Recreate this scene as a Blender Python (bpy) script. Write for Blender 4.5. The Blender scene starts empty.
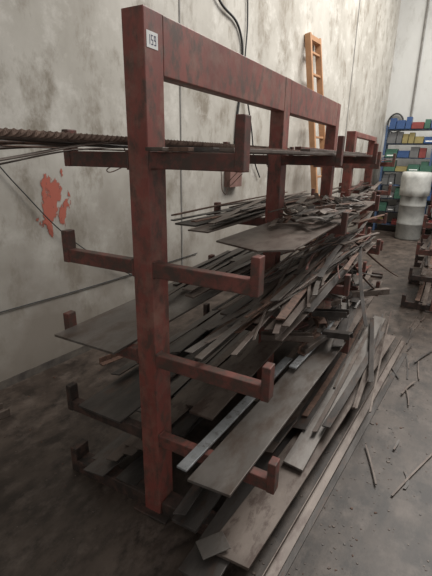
import bpy, bmesh, math, random
from mathutils import Vector, Matrix
random.seed(11)
S=bpy.context.scene
S.view_settings.view_transform='Standard'
# ---------------------------------------------------------------- materials
def mat(name,c1,c2,scale=6,rough=.6,metal=0,c3=None,t3=.62,bump=.15,stretch=(1,1,1),detail=8,lo=.35,hi=.65,st3=None,s3=3.1,soft=.06,zdirt=None,c4=None,t4=.6,s4=1.2,st4=(1,1,1)):
    m=bpy.data.materials.new(name); m.use_nodes=True
    N=m.node_tree.nodes; L=m.node_tree.links; b=N['Principled BSDF']
    tc=N.new('ShaderNodeTexCoord'); mp=N.new('ShaderNodeMapping'); mp.inputs['Scale'].default_value=stretch
    L.new(tc.outputs['Object'],mp.inputs['Vector'])
    n=N.new('ShaderNodeTexNoise'); n.inputs['Scale'].default_value=scale; n.inputs['Detail'].default_value=detail; n.inputs['Roughness'].default_value=.65
    L.new(mp.outputs[0],n.inputs['Vector'])
    r=N.new('ShaderNodeValToRGB'); r.color_ramp.elements[0].position=lo; r.color_ramp.elements[1].position=hi
    r.color_ramp.elements[0].color=(*c1,1); r.color_ramp.elements[1].color=(*c2,1)
    L.new(n.outputs['Fac'],r.inputs['Fac']); out=r.outputs['Color']
    def layer(out,col,thr,sc,st,soft):
        mp2=N.new('ShaderNodeMapping'); mp2.inputs['Scale'].default_value=st; L.new(tc.outputs['Object'],mp2.inputs['Vector'])
        n2=N.new('ShaderNodeTexNoise'); n2.inputs['Scale'].default_value=sc; n2.inputs['Detail'].default_value=10; n2.inputs['Roughness'].default_value=.7
        L.new(mp2.outputs[0],n2.inputs['Vector'])
        q=N.new('ShaderNodeMapRange'); q.inputs['From Min'].default_value=thr-soft; q.inputs['From Max'].default_value=thr+soft
        L.new(n2.outputs['Fac'],q.inputs['Value'])
        mx=N.new('ShaderNodeMix'); mx.data_type='RGBA'; mx.inputs['B'].default_value=(*col,1)
        L.new(q.outputs[0],mx.inputs['Factor']); L.new(out,mx.inputs['A']); return mx.outputs['Result']
    if c3: out=layer(out,c3,t3,scale*s3,st3 or stretch,soft)
    if c4: out=layer(out,c4,t4,s4,st4,.1)
    if zdirt:
        sx=N.new('ShaderNodeSeparateXYZ'); L.new(tc.outputs['Object'],sx.inputs[0])
        nn=N.new('ShaderNodeTexNoise'); nn.inputs['Scale'].default_value=2.2; nn.inputs['Detail'].default_value=10; L.new(tc.outputs['Object'],nn.inputs['Vector'])
        ma=N.new('ShaderNodeMath'); ma.operation='MULTIPLY_ADD'; ma.inputs[1].default_value=-2.6; L.new(nn.outputs['Fac'],ma.inputs[0]); L.new(sx.outputs['Z'],ma.inputs[2])
        q=N.new('ShaderNodeMapRange'); q.inputs['From Min'].default_value=.2; q.inputs['From Max'].default_value=-1.2; q.inputs['To Max'].default_value=.9; L.new(ma.outputs[0],q.inputs['Value'])
        mx=N.new('ShaderNodeMix'); mx.data_type='RGBA'; mx.inputs['B'].default_value=(*zdirt,1)
        L.new(q.outputs[0],mx.inputs['Factor']); L.new(out,mx.inputs['A']); out=mx.outputs['Result']
    L.new(out,b.inputs['Base Color'])
    b.inputs['Roughness'].default_value=rough; b.inputs['Metallic'].default_value=metal
    if bump:
        bp=N.new('ShaderNodeBump'); bp.inputs['Strength'].default_value=bump; bp.inputs['Distance'].default_value=.01
        L.new(n.outputs['Fac'],bp.inputs['Height']); L.new(bp.outputs[0],b.inputs['Normal'])
    return m
RED=mat('red_oxide_paint',(.17,.044,.035),(.285,.082,.064),5,.5,0,(.10,.055,.043),.53,.15,(1,1,.5),s3=4,soft=.07,c4=(.24,.12,.092),t4=.58,s4=9)
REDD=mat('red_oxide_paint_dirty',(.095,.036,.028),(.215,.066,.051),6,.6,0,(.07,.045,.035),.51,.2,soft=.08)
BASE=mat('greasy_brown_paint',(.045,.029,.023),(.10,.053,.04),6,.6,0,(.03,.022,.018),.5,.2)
STEEL=mat('dark_mill_steel',(.042,.037,.034),(.118,.105,.097),7,.42,.4,(.09,.06,.047),.59,.1,(1,.3,1))
BROWN=mat('rusty_plate',(.08,.06,.049),(.175,.140,.118),5,.48,.25,(.07,.045,.035),.56,.15,(1,.4,1))
RUST=mat('rusted_bar',(.095,.05,.034),(.17,.098,.070),14,.7,.15,(.05,.033,.026),.57,.3)
GALV=mat('dull_galvanised_bar',(.20,.21,.215),(.33,.34,.35),9,.45,.4,(.14,.13,.125),.58,.05)
GREY=mat('grey_plate',(.105,.092,.082),(.20,.182,.166),3.5,.44,.3,(.085,.063,.05),.54,.1,(1,.4,1),soft=.09)
# ---------------------------------------------------------------- helpers
def new_obj(name,bm,mats,bevel=0,smooth=False,parent=None):
    me=bpy.data.meshes.new(name); bmesh.ops.recalc_face_normals(bm,faces=bm.faces); bm.to_mesh(me); bm.free()
    for m in mats: me.materials.append(m)
    o=bpy.data.objects.new(name,me); S.collection.objects.link(o)
    if smooth:
        for p in me.polygons: p.use_smooth=True
    if bevel:
        b=o.modifiers.new('bevel','BEVEL'); b.width=bevel; b.segments=2; b.limit_method='ANGLE'
    if parent: o.parent=parent
    return o
def box(bm,x0,x1,y0,y1,z0,z1,mi=0):
    v=[bm.verts.new((x,y,z)) for x in (x0,x1) for y in (y0,y1) for z in (z0,z1)]
    for f in [(0,1,3,2),(4,6,7,5),(0,4,5,1),(2,3,7,6),(0,2,6,4),(1,5,7,3)]:
        bm.faces.new([v[i] for i in f]).material_index=mi
def bar(bm,p0,p1,w,t,mi=0,roll=0,cut=0,seg=1,sag=0,side=0):
    p0=Vector(p0);p1=Vector(p1);d=(p1-p0).normalized()
    s=d.cross(Vector((0,0,1)))
    s=s.normalized() if s.length>1e-3 else Vector((1,0,0))
    n=s.cross(d).normalized()
    if roll: q=Matrix.Rotation(roll,3,d); s=q@s; n=q@n
    prev=None; first=None
    for i in range(seg+1):
        k=i/seg; c=p0.lerp(p1,k)-Vector((0,0,sag*4*k*(1-k)))+s*(side*4*k*(1-k))
        off=d*cut if i in(0,) else Vector()
        ring=[bm.verts.new(c+s*w/2*a+n*t/2*b+(off if a>0 else Vector())) for a,b in((-1,-1),(1,-1),(1,1),(-1,1))]
        if prev:
            for j in range(4): bm.faces.new([prev[j],prev[(j+1)%4],ring[(j+1)%4],ring[j]]).material_index=mi
        else: first=ring
        prev=ring
    bm.faces.new(first).material_index=mi; bm.faces.new(prev[::-1]).material_index=mi
def profile_bar(bm,p0,p1,prof,mi=0,roll=0):
    p0=Vector(p0);p1=Vector(p1);d=(p1-p0).normalized(); s=d.cross(Vector((0,0,1))).normalized(); n=s.cross(d)
    q=Matrix.Rotation(roll,3,d); s=q@s;n=q@n; k=len(prof)
    a=[bm.verts.new(p0+s*x+n*y) for x,y in prof]; b=[bm.verts.new(p1+s*x+n*y) for x,y in prof]
    for j in range(k): bm.faces.new([a[j],a[(j+1)%k],b[(j+1)%k],b[j]]).material_index=mi
    bm.faces.new(a).material_index=mi; bm.faces.new(b[::-1]).material_index=mi
def ang(w,t): return [(0,0),(w,0),(w,t),(t,t),(t,w),(0,w)]
def chan(w,h,t): return [(0,0),(w,0),(w,h),(w-t,h),(w-t,t),(t,t),(t,h),(0,h)]
def tube(name,pts,r,m,res=3,parent=None):
    cu=bpy.data.curves.new(name,'CURVE'); cu.dimensions='3D'; cu.bevel_depth=r; cu.bevel_resolution=res
    sp=cu.splines.new('BEZIER'); sp.bezier_points.add(len(pts)-1)
    for b,p in zip(sp.bezier_points,pts): b.co=p; b.handle_left_type=b.handle_right_type='AUTO'
    cu.materials.append(m); o=bpy.data.objects.new(name,cu); S.collection.objects.link(o)
    if parent:o.parent=parent
    return o
# ---------------------------------------------------------------- room
WA=math.atan2(1.0,9.21)
wd=Vector((math.sin(WA),math.cos(WA),0)); wn=Vector((math.cos(WA),-math.sin(WA),0))
W0=Vector((-1.52,.29,0))
def wp(s,z,off=0):
    return W0+wd*s+wn*off+Vector((0,0,z))
WL=9.26
WALL=mat('painted_concrete_wall',(.34,.315,.275),(.50,.475,.43),1.1,.85,0,(.23,.20,.16),.58,.35,(1,1,.7),12,.3,.62,st3=(1.3,1.3,.7),s3=2.4,soft=.08,zdirt=(.20,.17,.14),c4=(.60,.575,.53),t4=.62,s4=3.5)
WALLB=mat('painted_concrete_back_wall',(.48,.475,.455),(.60,.60,.58),.9,.85,0,(.36,.35,.32),.62,.25,(1,1,.5),12,.3,.62,soft=.1,zdirt=(.3,.28,.25))
def slab(name,a,b,z0,z1,th,n,m):
    bm=bmesh.new(); q=[]
    for p in (a,b,b-n*th,a-n*th): q.append((bm.verts.new((p.x,p.y,z0)),bm.verts.new((p.x,p.y,z1))))
    for i in range(4):
        j=(i+1)%4; bm.faces.new([q[i][0],q[j][0],q[j][1],q[i][1]])
    bm.faces.new([x[0] for x in q]); bm.faces.new([x[1] for x in q])
    return new_obj(name,bm,[m])
C0=W0+wd*WL
slab('wall_left',W0-wd*4.5,C0,0,6,.2,wn,WALL)
slab('wall_back',C0-wn*.2,C0+wn*6,0,6,.2,-wd,WALLB)
FL=mat('oily_concrete_floor',(.040,.028,.021),(.105,.080,.064),1.8,.5,0,(.024,.017,.013),.53,.35,(1,1,1),12,.36,.66,soft=.09,st3=(1.4,.8,1),c4=(.13,.102,.085),t4=.61,s4=7,st4=(1.2,.8,1))
bm=bmesh.new(); box(bm,-2.6,7,-4.5,11,-.1,0); new_obj('floor',bm,[FL])
JO=mat('joint_dark',(.16,.15,.14),(.25,.24,.22),8,.9)
DK=mat('wall_grime_strip',(.06,.05,.045),(.14,.12,.10),8,.9)
def wallstrip(name,s0,s1,z0,z1,m,th=.006,off=0):
    bm=bmesh.new()
    P=[wp(s,z,o) for o in (off,off+th) for s,z in ((s0,z0),(s1,z0),(s1,z1),(s0,z1))]
    v=[bm.verts.new(p) for p in P]
    for f in [(0,1,2,3),(4,5,6,7),(0,1,5,4),(1,2,6,5),(2,3,7,6),(3,0,4,7)]: bm.faces.new([v[i] for i in f])
    return new_obj(name,bm,[m])
wallstrip('wall_seam_1',1.95,1.965,0,6,JO)  # vertical wall panel seam, drawn as a thin raised strip
wallstrip('wall_seam_2',6.6,6.63,0,6,JO)  # farther panel seam, also a thin raised strip
wallstrip('baseboard_left',-4.4,WL,0,.06,DK)
# ---------------------------------------------------------------- rack
ARZ=[1.504,1.122,.754,.380]; AH=.054
XL=[-.353,-.412,-.453,-.49]; XR=[.393,.46,.517,.56]
def rack(name,x,ys,H,levels,xl,xr,beam,bl=-.52,br=.46):
    bm=bmesh.new()
    for k,y in enumerate(ys):
        box(bm,x-.043,x+.043,y,y+.10,.0,H,0)
        for i,z in enumerate(levels):
            l,r=x+xl[i],x+xr[i]
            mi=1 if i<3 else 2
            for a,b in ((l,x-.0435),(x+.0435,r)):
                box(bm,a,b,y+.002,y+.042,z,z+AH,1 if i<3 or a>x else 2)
            hl=.130; hr=.130 if i else .160
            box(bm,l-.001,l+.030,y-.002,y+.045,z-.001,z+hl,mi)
            box(bm,r-.030,r+.001,y-.002,y+.045,z-.001,z+hr,1)
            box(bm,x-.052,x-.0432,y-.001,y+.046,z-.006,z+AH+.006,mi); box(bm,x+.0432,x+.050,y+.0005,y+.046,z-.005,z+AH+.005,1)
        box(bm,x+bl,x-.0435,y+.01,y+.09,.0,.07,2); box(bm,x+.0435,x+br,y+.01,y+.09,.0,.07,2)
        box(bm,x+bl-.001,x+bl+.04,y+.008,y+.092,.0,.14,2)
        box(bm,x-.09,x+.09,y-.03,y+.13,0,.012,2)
    if beam:
        for a,b in zip(ys[:-1],ys[1:]):
            box(bm,x+.028,x+.0425,a+.101,b-.001,H-beam,H-.001,0)
            box(bm,x-.02,x+.028,a+.101,b-.001,H-.013,H-.001,0)
            box(bm,x-.02,x+.028,a+.101,b-.001,H-beam,H-beam+.012,0)
    return new_obj(name,bm,[RED,REDD,BASE],.0035)
rack('cantilever_steel_rack',0,[0,1.278,2.555],1.978,ARZ,XL,XR,.18)
PAP=mat('paper',(.75,.75,.73),(.85,.85,.84),9,.8,bump=0)
INK=mat('ink',(.03,.03,.10),(.04,.04,.12),9,.7,bump=0)
bm=bmesh.new(); box(bm,.0432,.0442,.012,.07,1.868,1.915)
tag=new_obj('paper_number_tag',bm,[PAP])
bm=bmesh.new()
segs={'1':'bc','5':'afgcd','9':'abcdfg'}
for i,ch in enumerate('159'):
    y0=.019+i*.0155; y1=y0+.010; z0=1.878; z1=1.905; zm=(z0+z1)/2; t=.0024
    D={'a':(y0,y1,z1-t,z1),'d':(y0,y1,z0,z0+t),'g':(y0,y1,zm-t/2,zm+t/2),'f':(y0,y0+t,zm,z1),'e':(y0,y0+t,z0,zm),'b':(y1-t,y1,zm,z1),'c':(y1-t,y1,z0,zm)}
    for s in segs[ch]: a=D[s]; box(bm,.0442,.0447,*a)
dg=new_obj('digits',bm,[INK]); dg.parent=tag
# ---------------------------------------------------------------- material piles
MS=[STEEL,BROWN,RUST,GALV,GREY,REDD]
def fan(bm,n,x0,x1,y0,y1,z,zr,lens=(.8,2.4),w=(.02,.07),ang=.06,mats=(0,0,1,1,2),t=(.004,.009),bend=.012,tilt=.006):
    for i in range(n):
        L=random.uniform(*lens); L=min(L,(y1-y0))
        yc=random.uniform(y0+L/2,y1-L/2); xc=random.uniform(x0,x1); a=random.gauss(0,ang)
        zz=z+zr*(i/n)**1.0+random.uniform(0,.006)
        dz=random.gauss(0,tilt)
        dx=math.tan(a)*L/2
        m=min(xc-x0,x1-xc)+.02; dx=max(-m,min(m,dx))
        k=bend*min(1,L/1.2)
        bar(bm,(xc-dx,yc-L/2,zz-dz),(xc+dx,yc+L/2,zz+dz),random.uniform(*w),random.uniform(*t),random.choice(mats),random.gauss(0,.08),random.uniform(0,.02),6,random.gauss(0,.3)*k,random.gauss(0,.7)*k)
# top shelf right
bm=bmesh.new()
for i,(x,w,m) in enumerate([(.09,.07,1),(.17,.075,2),(.25,.07,0),(.32,.05,1)]):
    bar(bm,(x,-.03+.02*i,1.567),(x,2.75-.03*i,1.567),w,.012,m)
bar(bm,(.13,.5,1.581),(.22,2.7,1.581),.05,.01,2); bar(bm,(.3,.9,1.581),(.28,2.6,1.581),.05,.014,1)
bar(bm,(.10,1.4,1.60),(.15,2.9,1.585),.04,.02,5)
new_obj('top_shelf_flat_bars',bm,MS,.0015)
# rods top left
tw=mat('twisted_rust',(.10,.06,.045),(.26,.18,.14),40,.8,.1,bump=.8)
rods=bpy.data.objects.new('rusty_rod_bundle',None); S.collection.objects.link(rods)
for i in range(15):
    x=-.10-.016*i+random.uniform(-.004,.004); z=1.566+random.choice([0,.012,.022])
    yn=random.choice([-1.2,-1.0,-.8,-.45]); dz=random.choice([0,0,-.03,-.06,.01])
    tube('rod_%d'%i,[(x+random.uniform(-.04,.04),yn,z+dz),(x,0,z),(x+random.uniform(-.02,.02),1.3,z),(x,2.5,z)],random.choice([.003,.004,.006]),random.choice([RUST,STEEL,BROWN]),parent=rods)
for j,(xx,ph) in enumerate([(-.10,0),(-.125,1)]):
    bm=bmesh.new(); prev=None
    for k in range(481):
        yy=-1.2+k*.00625+j*.1; a=k*.42+ph; c=Vector((xx,yy,1.600))
        ring=[bm.verts.new(c+Vector((math.cos(a+q*math.pi/2)*.0115,0,math.sin(a+q*math.pi/2)*.0115))) for q in range(4)]
        if prev:
            for q in range(4): bm.faces.new([prev[q],prev[(q+1)%4],ring[(q+1)%4],ring[q]])
        else: bm.faces.new(ring)
        prev=ring
    bm.faces.new(prev[::-1]); o=new_obj('twisted_bar_%d'%j,bm,[tw]); o.parent=rods
for i,(x,y,dx,dz) in enumerate([(-.2,.9,.05,-.25),(-.15,1.1,-.08,-.22),(-.25,.2,-.1,-.12),(-.18,1.5,.1,-.2)]):
    tube('tie_wire_%d'%i,[(x,y,1.60),(x+dx*.2,y+.05,1.60+dz*.5),(x+dx,y+.02,1.60+dz),(x+dx*.4,y+.12,1.60+dz*.7)],.0022,RUST,parent=rods)
# level 2
z=1.122+AH
bm=bmesh.new()
bar(bm,(-.30,.75,z+.006),(-.24,2.75,z+.006),.14,.01,0); bar(bm,(-.14,.62,z+.006),(-.14,2.6,z+.006),.12,.008,1)
fan(bm,18,-.38,-.1,.6,2.8,z+.016,.04,(1,2.1),(.015,.05),.07)
new_obj('flat_bar_stack',bm,MS,.001)
bm=bmesh.new()
v=[(.06,.45),(.30,.36),(.42,.47),(.42,2.75),(.06,2.8)]
a=[bm.verts.new((x,y,z+.002)) for x,y in v]; b=[bm.verts.new((x,y,z+.010)) for x,y in v]
for j in range(5): bm.faces.new([a[j],a[(j+1)%5],b[(j+1)%5],b[j]]).material_index=1
bm.faces.new(a).material_index=1; bm.faces.new(b).material_index=1
for i in range(60):
    y=random.uniform(.8,2.3); x=random.uniform(.12,.40); a=random.gauss(0,.8); L=random.uniform(.1,.45)
    dx=max(.09-x,min(.41-x,math.sin(a)*L))
    bar(bm,(x,y,z+.02+.0014*i),(x+dx,y+math.cos(a)*L,z+.02+.0014*i+random.uniform(-.01,.02)),random.uniform(.010,.055),.004,random.choice([0,1,1,4,4,2]),random.gauss(0,.12),random.uniform(-.03,.03),4,random.gauss(0,.012),random.gauss(0,.006))
for i in range(8):
    y=random.uniform(1.0,2.2); x=random.uniform(.15,.34); a=random.uniform(-.6,.6); L=random.uniform(.08,.2)
    profile_bar(bm,(x,y,z+.07+.006*i),(x+math.sin(a)*L,y+math.cos(a)*L,z+.075+.006*i),ang(.035,.004),random.choice([1,4,2]),.3*i)
new_obj('scrap_steel_sheet_pile',bm,MS,.001)
# level 3
z=.754+AH
bm=bmesh.new()
bar(bm,(-.26,-.08,z+.006),(-.26,1.55,z+.006),.33,.01,4)
fan(bm,14,-.40,-.1,.3,2.8,z+.016,.05,(.8,2),(.02,.06),.08)
new_obj('flat_bar_stack',bm,MS,.001)
bm=bmesh.new()
bar(bm,(.25,-.02,z+.05),(.17,2.45,z+.16),.028,.006,4,0,0,8,.02,.01)
bar(bm,(.12,.5,z+.006),(.16,2.6,z+.006),.12,.01,0)
profile_bar(bm,(.40,.35,z+.01),(.43,2.7,z+.02),ang(.035,.004),1)
fan(bm,32,.10,.42,.25,2.75,z+.012,.10,(1.0,2.3),(.010,.042),.08,(0,0,1,1,2,4),bend=.02)
fan(bm,26,.10,.46,.5,2.9,z+.06,.11,(.5,1.6),(.006,.028),.20,(1,2,4,0,5,0),bend=.03,tilt=.02)
for p,q,w in [((.12,.25,z+.03),(.44,1.9,z+.12),.03),((.42,.3,z+.06),(.14,1.7,z+.14),.025),((.33,.1,z+.03),(.30,1.3,z+.13),.02),((.16,.05,z+.02),(.34,1.2,z+.09),.03),((.43,.9,z+.15),(.30,2.6,z+.12),.03),((.20,.12,z+.04),(.40,1.0,z+.14),.012),((.36,.22,z+.05),(.22,1.1,z+.18),.010)]:
    bar(bm,p,q,w,.004,random.choice([1,4,0]),.1,.01,8,random.uniform(-.02,.02),random.uniform(-.03,.03))
for p,q,w in [((.40,1.7,z+.10),(.60,2.2,.52),.03),((.44,2.0,z+.12),(.62,1.5,.50),.025),((.36,1.4,z+.12),(.56,2.6,.56),.035),((.38,2.2,z+.10),(.66,2.9,.50),.04),((.12,.75,z+.02),(.38,1.5,.50),.03)]:
    bar(bm,p,q,w,.005,random.choice([1,0,2]),.2,.01,5,.02,.01)
new_obj('mixed_bar_pile',bm,MS,.001)
# level 4
z=.380+AH
bm=bmesh.new()
bar(bm,(.37,-.16,z+.012),(.46,1.30,z+.022),.165,.012,4,0,.02)
bar(bm,(.24,-.12,z+.012),(.30,.9,z+.02),.045,.010,3)
bar(bm,(.37,.75,z+.05),(.45,1.70,z+.07),.04,.010,3)
bar(bm,(.13,.2,z+.006),(.13,2.6,z+.006),.12,.012,1)
bar(bm,(.49,1.2,z+.01),(.52,2.8,z+.02),.09,.012,1)
fan(bm,12,.1,.5,1.0,2.7,z+.03,.06,(.6,1.4),(.03,.07),.12,(0,1,1,0,4))
for i in range(46):
    y=random.uniform(.8,2.4); x=random.uniform(.12,.46); a=random.gauss(0,.8); L=random.uniform(.10,.3)
    profile_bar(bm,(x,y,z+.05+.0038*i),(x+math.sin(a)*L,y+math.cos(a)*L,z+.055+.0038*i+random.uniform(-.01,.03)),random.choice([ang(.045,.006),chan(.055,.035,.006),[(0,0),(.06,0),(.06,.012),(0,.012)],[(0,0),(.03,0),(.03,.03),(0,.03)]]),random.choice([1,1,4,2,5,0,0]),random.choice([0,.2,3.1,-.3]))
new_obj('steel_plate_stack',bm,MS,.0015)
bm=bmesh.new()
bar(bm,(-.27,-.02,z+.006),(-.27,2.6,z+.006),.25,.01,0)
fan(bm,10,-.42,-.1,.1,2.7,z+.016,.05,(.8,2),(.03,.07),.05,(0,0,1,2))
new_obj('flat_bar_stack',bm,MS,.001)
# base
z=.07
bm=bmesh.new()
bar(bm,(.36,-.22,z+.010),(.42,2.5,z+.010),.15,.014,0)
bar(bm,(.43,-.12,z+.03),(.68,2.4,z+.03),.17,.014,1,.05,.03)
profile_bar(bm,(.54,-.2,z-.05),(.80,2.5,z-.04),ang(.045,.005),1,.2)
bar(bm,(.60,-.1,.005),(.86,2.3,.005),.03,.006,0)
bar(bm,(.2,-.05,z+.01),(.2,2.5,z+.01),.12,.016,0)
bar(bm,(.50,.45,z+.06),(.60,2.6,z+.10),.10,.012,4,.1)
fan(bm,14,.12,.5,-.1,2.8,z+.03,.08,(1,2.4),(.03,.09),.07,(0,1,0,2))
fan(bm,9,.50,.74,.6,2.9,z+.06,.08,(.7,1.8),(.012,.045),.08,(0,1,1,0),bend=.008)
bar(bm,(.33,-.14,z+.05),(.40,-.05,z+.055),.08,.006,4)
new_obj('steel_plate_stack',bm,MS,.0015)
bm=bmesh.new()
fan(bm,14,-.42,-.1,-.05,2.7,z+.006,.08,(.8,2.4),(.04,.12),.05,(0,0,1,0))
new_obj('flat_bar_stack',bm,MS,.001)
# floor scraps
bm=bmesh.new()
for i in range(16):
    x=random.uniform(.82,1.02);y=random.uniform(.5,3.2);L=random.uniform(.08,.5);a=random.gauss(.1,.25)
    bar(bm,(x,y,.004+.001*i),(x+math.sin(a)*L,y+math.cos(a)*L,.004+.001*i),random.uniform(.006,.018),.003,random.choice([0,1,1,0]),0,0,4,0,random.gauss(0,.006))
new_obj('floor_scrap_strips',bm,MS)
bm=bmesh.new()
for i in range(1300):
    k=random.random()
    if k<.45: x=random.uniform(.6,1.5);y=random.uniform(-.6,4.5)
    elif k<.65: x=random.uniform(.50,.9); y=random.uniform(-.5,1.2)
    else: x=random.uniform(-1.35,-.1);y=random.uniform(-.8,4)
    r=random.uniform(.002,.006)*(2.2 if random.random()<.07 else 1); a0=random.random()*6
    c=[(x+r*random.uniform(.4,1.4)*math.cos(a0+k*1.2566),y+r*random.uniform(.4,1.4)*math.sin(a0+k*1.2566)) for k in range(5)]
    a=[bm.verts.new((p[0],p[1],.0005)) for p in c]; b=[bm.verts.new((x+(p[0]-x)*.7,y+(p[1]-y)*.7,.0005+r*.35)) for p in c]
    mi=random.choice([0,1,1,2,4])
    for j in range(5): bm.faces.new([a[j],a[(j+1)%5],b[(j+1)%5],b[j]]).material_index=mi
    bm.faces.new(b).material_index=mi
new_obj('floor_debris',bm,[STEEL,BROWN,RUST,BROWN,BROWN,REDD])
bm=bmesh.new(); profile_bar(bm,(-1.42,-.5,.001),(-1.30,.16,.001),chan(.10,.05,.008),1); profile_bar(bm,(-1.2,.9,.001),(-1.05,1.5,.001),ang(.05,.006),2)
new_obj('steel_channel_offcut',bm,MS,.002)
# ---------------------------------------------------------------- far racks
rack('cantilever_steel_rack',.03,[3.25,4.55],1.80,[1.45,1.1,.74,.38],[-.35]*4,[.30]*4,.05,-.4,.35)
bm=bmesh.new()
for zz in (1.51,1.16,.8,.44,.1): fan(bm,14,-.2,.24,3.1,5,zz,.08,(.6,1.7),(.02,.07),.12,(0,1,1,2,4,5),bend=.04,tilt=.03)
new_obj('mixed_bar_pile',bm,MS,.001)
rack('cantilever_steel_rack',1.04,[3.5,4.5,5.5],1.42,[1.15,.88,.6,.32],[-.22,-.25,-.27,-.30],[.4]*4,False,-.33,.4)
bm=bmesh.new()
for zz in (1.21,.94,.66,.38,.08): fan(bm,8,.85,.96,3.4,5.8,zz,.04,(.8,1.9),(.02,.05),.03,(0,1,1,2,4))
new_obj('mixed_bar_pile',bm,MS,.001)
# ---------------------------------------------------------------- back shelf with bins
BL=mat('blue_shelf_paint',(.035,.065,.13),(.055,.095,.18),4,.5)
cols=[mat('bin_%s'%n,tuple(c*.7 for c in cc),cc,5,.45,bump=0) for n,cc in dict(blue=(.035,.08,.20),red=(.22,.045,.04),green=(.05,.13,.09),yellow=(.27,.22,.09),grey=(.13,.13,.13)).items()]
bm=bmesh.new()
X0,X1,Y0,Y1=-.35,2.4,8.55,8.95
for x in (X0,.57,1.48,X1-.04):
    for y in (Y0,Y1-.04): box(bm,x,x+.04,y,y+.04,0,2.2)
for k in range(8): box(bm,X0+.041,X1-.041,Y0+.005,Y1-.005,.15+k*.28,.17+k*.28)
new_obj('blue_steel_shelving',bm,[BL],.002)
bm=bmesh.new()
for k in range(8):
    x=X0+.06
    while x<X1-.25:
        w=random.choice([.10,.12,.16,.22]); h=random.uniform(.10,.24); c=random.choice([0,0,0,0,1,2,3,4,4])
        if random.random()<.92:
            zb=.171+k*.28; box(bm,x,x+w,Y0-.03,Y0+.3,zb,zb+h*.6,c); box(bm,x,x+w,Y0+.05,Y0+.3,zb+h*.6,zb+h,c)
            if random.random()<.4: box(bm,x+.03,x+w-.03,Y0-.031,Y0-.03,zb+.03,zb+.05,5)
        x+=w+.015
new_obj('storage_bins',bm,cols+[PAP],.003)
# ---------------------------------------------------------------- lined drum
WH=mat('white_plastic',(.36,.36,.34),(.52,.52,.49),7,.5,bump=.3)
GD=mat('grey_drum',(.20,.20,.19),(.32,.32,.30),5,.5,bump=.2)
bm=bmesh.new(); prof=[(.0,0),(.22,0),(.235,.03),(.24,.3),(.25,.31),(.24,.33),(.24,.66),(.25,.67),(.24,.69),(.24,.86),(.262,.87),(.268,.98),(.27,1.1),(.272,1.2),(.265,1.30),(.22,1.31),(.19,1.27),(0,1.24)]
prev=None
for i,(r,zz) in enumerate(prof):
    wob=(.012*(.86<zz<1.29))
    ring=[bm.verts.new(((r+wob*math.sin(7*a*math.tau/32+zz*9)+wob*math.sin(11*a*math.tau/32))*math.cos(a*math.tau/32),(r+wob*math.sin(5*a*math.tau/32))*math.sin(a*math.tau/32),zz+(.02*math.sin(a*1.3) if i==10 else 0))) for a in range(32)] if r>0 else [bm.verts.new((0,0,zz))]
    if prev:
        for j in range(32):
            q=[prev[j%len(prev)],prev[(j+1)%len(prev)],ring[(j+1)%len(ring)],ring[j%len(ring)]]
            u=[];[u.append(x) for x in q if x not in u]; f=bm.faces.new(u); f.material_index=0 if zz>.86 else 1
    prev=ring
dr=new_obj('white_lined_drum',bm,[WH,GD],smooth=True); dr.location=(.42,7.9,0)
# ---------------------------------------------------------------- ladder
OR=mat('tan_orange_ladder_rails',(.33,.17,.085),(.46,.25,.13),5,.6)
bm=bmesh.new()
LB,LO=4.5,.45
def lp(u,f,o=0): return wp(LB+u+(0.04 if u<.2 else -.04)*f,3.1*f,LO+.05-LO*f+o)
for u in (0,.42): bar(bm,lp(u,0),lp(u,1),.04,.085,0)
for k in range(11):
    f=(k+.8)/11.6; bar(bm,lp(0,f),lp(.42,f),.05,.025,0)
bar(bm,lp(0,.985),lp(.42,.985),.09,.06,0)
new_obj('orange_ladder',bm,[OR],.003)
# ---------------------------------------------------------------- wall stuff
BK=mat('black_cable',(.02,.02,.02),(.04,.04,.04),9,.6,bump=0)
tube('hanging_black_cable',[wp(-.6,2.1,.02),wp(0.05,1.65,.02),wp(.3,1.35,.02),wp(.6,1.0,.03),wp(.95,.72,.03),wp(1.3,.5,.03)],.004,BK)
tube('electrical_conduit',[wp(2.2,3.3,.02),wp(2.5,2.95,.03),wp(2.9,2.78,.02),wp(2.98,2.4,.015),wp(2.9,1.9,.015),wp(2.87,1.42,.015)],.012,BK)
tube('power_cable',[wp(3.0,3.4,.02),wp(3.05,2.9,.02),wp(3.0,2.4,.04),wp(3.2,1.8,.04),wp(3.3,1.5,.03),wp(3.45,1.3,.03)],.008,BK)
tube('wall_wire',[wp(-1.2,.55,.01),wp(0,.55,.01),wp(.8,.54,.01),wp(2.2,.56,.01)],.004,BK)
BX=mat('brown_box',(.16,.09,.075),(.22,.12,.10),8,.6)
wallstrip('electrical_junction_box',2.70,2.94,1.22,1.40,BX,.08,.001)
bw=lambda s,z,o=.02: C0+wn*s-wd*o+Vector((0,0,z))
tube('coiled_hose',[bw(.25+.16*math.cos(a),2.3+.2*math.sin(a),.04+.003*k) for k,a in enumerate([i*math.pi/4 for i in range(20)])],.015,BK)
tube('wall_conduit',[bw(.55,6,.03),bw(.55,4,.03),bw(.55,2.4,.03)],.02,JO)
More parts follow.
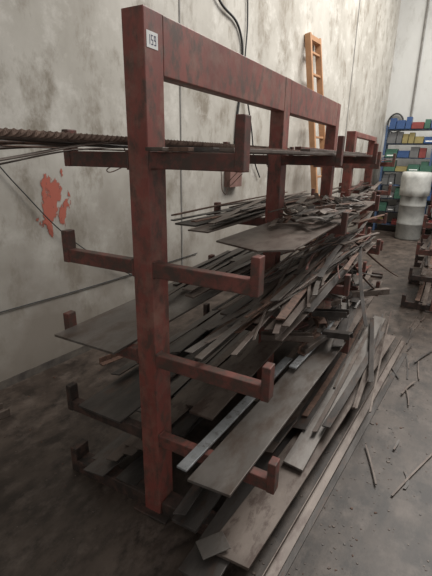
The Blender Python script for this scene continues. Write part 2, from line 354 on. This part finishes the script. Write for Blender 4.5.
# red mark: thin paint film with noise-eroded edge
RM=bpy.data.materials.new('red_spray_paint'); RM.use_nodes=True; N=RM.node_tree.nodes; L=RM.node_tree.links; b=N['Principled BSDF']
b.inputs['Base Color'].default_value=(.40,.11,.075,1); b.inputs['Roughness'].default_value=.8
tc=N.new('ShaderNodeTexCoord'); n1=N.new('ShaderNodeTexNoise'); n1.inputs['Scale'].default_value=16; n1.inputs['Detail'].default_value=8; n1.inputs['Roughness'].default_value=.6
mp=N.new('ShaderNodeMapping'); mp.inputs['Scale'].default_value=(1,1,.5); mp.inputs['Location'].default_value=(3.3,1.2,.4); L.new(tc.outputs['Object'],mp.inputs[0]); L.new(mp.outputs[0],n1.inputs['Vector'])
ln=N.new('ShaderNodeVectorMath'); ln.operation='LENGTH'; mq=N.new('ShaderNodeMapping'); mq.inputs['Scale'].default_value=(1,1,.7); L.new(tc.outputs['Object'],mq.inputs[0]); L.new(mq.outputs[0],ln.inputs[0])
ma=N.new('ShaderNodeMath'); ma.operation='MULTIPLY_ADD'; ma.inputs[1].default_value=-1.7; L.new(ln.outputs['Value'],ma.inputs[0]); L.new(n1.outputs['Fac'],ma.inputs[2])
mr=N.new('ShaderNodeMapRange'); mr.inputs['From Min'].default_value=.32; mr.inputs['From Max'].default_value=.37; L.new(ma.outputs[0],mr.inputs['Value']); L.new(mr.outputs[0],b.inputs['Alpha'])
bm=bmesh.new()
vs=[bm.verts.new(wd*a+Vector((0,0,c))) for a,c in((-.2,-.26),(.2,-.26),(.2,.26),(-.2,.26))]; bm.faces.new(vs)
o=new_obj('red_paint_mark',bm,[RM]); o.location=wp(.56,1.21,.003)
# ---------------------------------------------------------------- light
w=bpy.data.worlds.new('World'); S.world=w; w.use_nodes=True
w.node_tree.nodes['Background'].inputs[0].default_value=(1,.98,.95,1); w.node_tree.nodes['Background'].inputs[1].default_value=.45
def area(name,loc,rot,sx,sy,e,c=(1,1,1)):
    l=bpy.data.lights.new(name,'AREA'); l.shape='RECTANGLE'; l.size=sx; l.size_y=sy; l.energy=e; l.color=c
    o=bpy.data.objects.new(name,l); o.location=loc; o.rotation_euler=rot; S.collection.objects.link(o)
area('ceiling_light',(1.8,5,5.5),(0,math.radians(12),0),2,6,500,(1,.975,.93))
# ---------------------------------------------------------------- camera
f,t,r,y=404.985,.316,.016,-.498
h=Vector((math.sin(y),math.cos(y),0)); rt=Vector((math.cos(y),-math.sin(y),0)); up=Vector((0,0,1))
F=h*math.cos(t)-up*math.sin(t); u=h*math.sin(t)+up*math.cos(t)
R=rt*math.cos(r)+u*math.sin(r); U=-rt*math.sin(r)+u*math.cos(r); C=Vector((.923,-1.131,1.55))
cd=bpy.data.cameras.new('camera'); cd.sensor_fit='VERTICAL'; cd.sensor_height=36; cd.lens=f/576*36; cd.clip_start=.02
co=bpy.data.objects.new('camera',cd); S.collection.objects.link(co); S.camera=co
M=Matrix((R,U,-F)).transposed().to_4x4(); M.translation=C; co.matrix_world=M
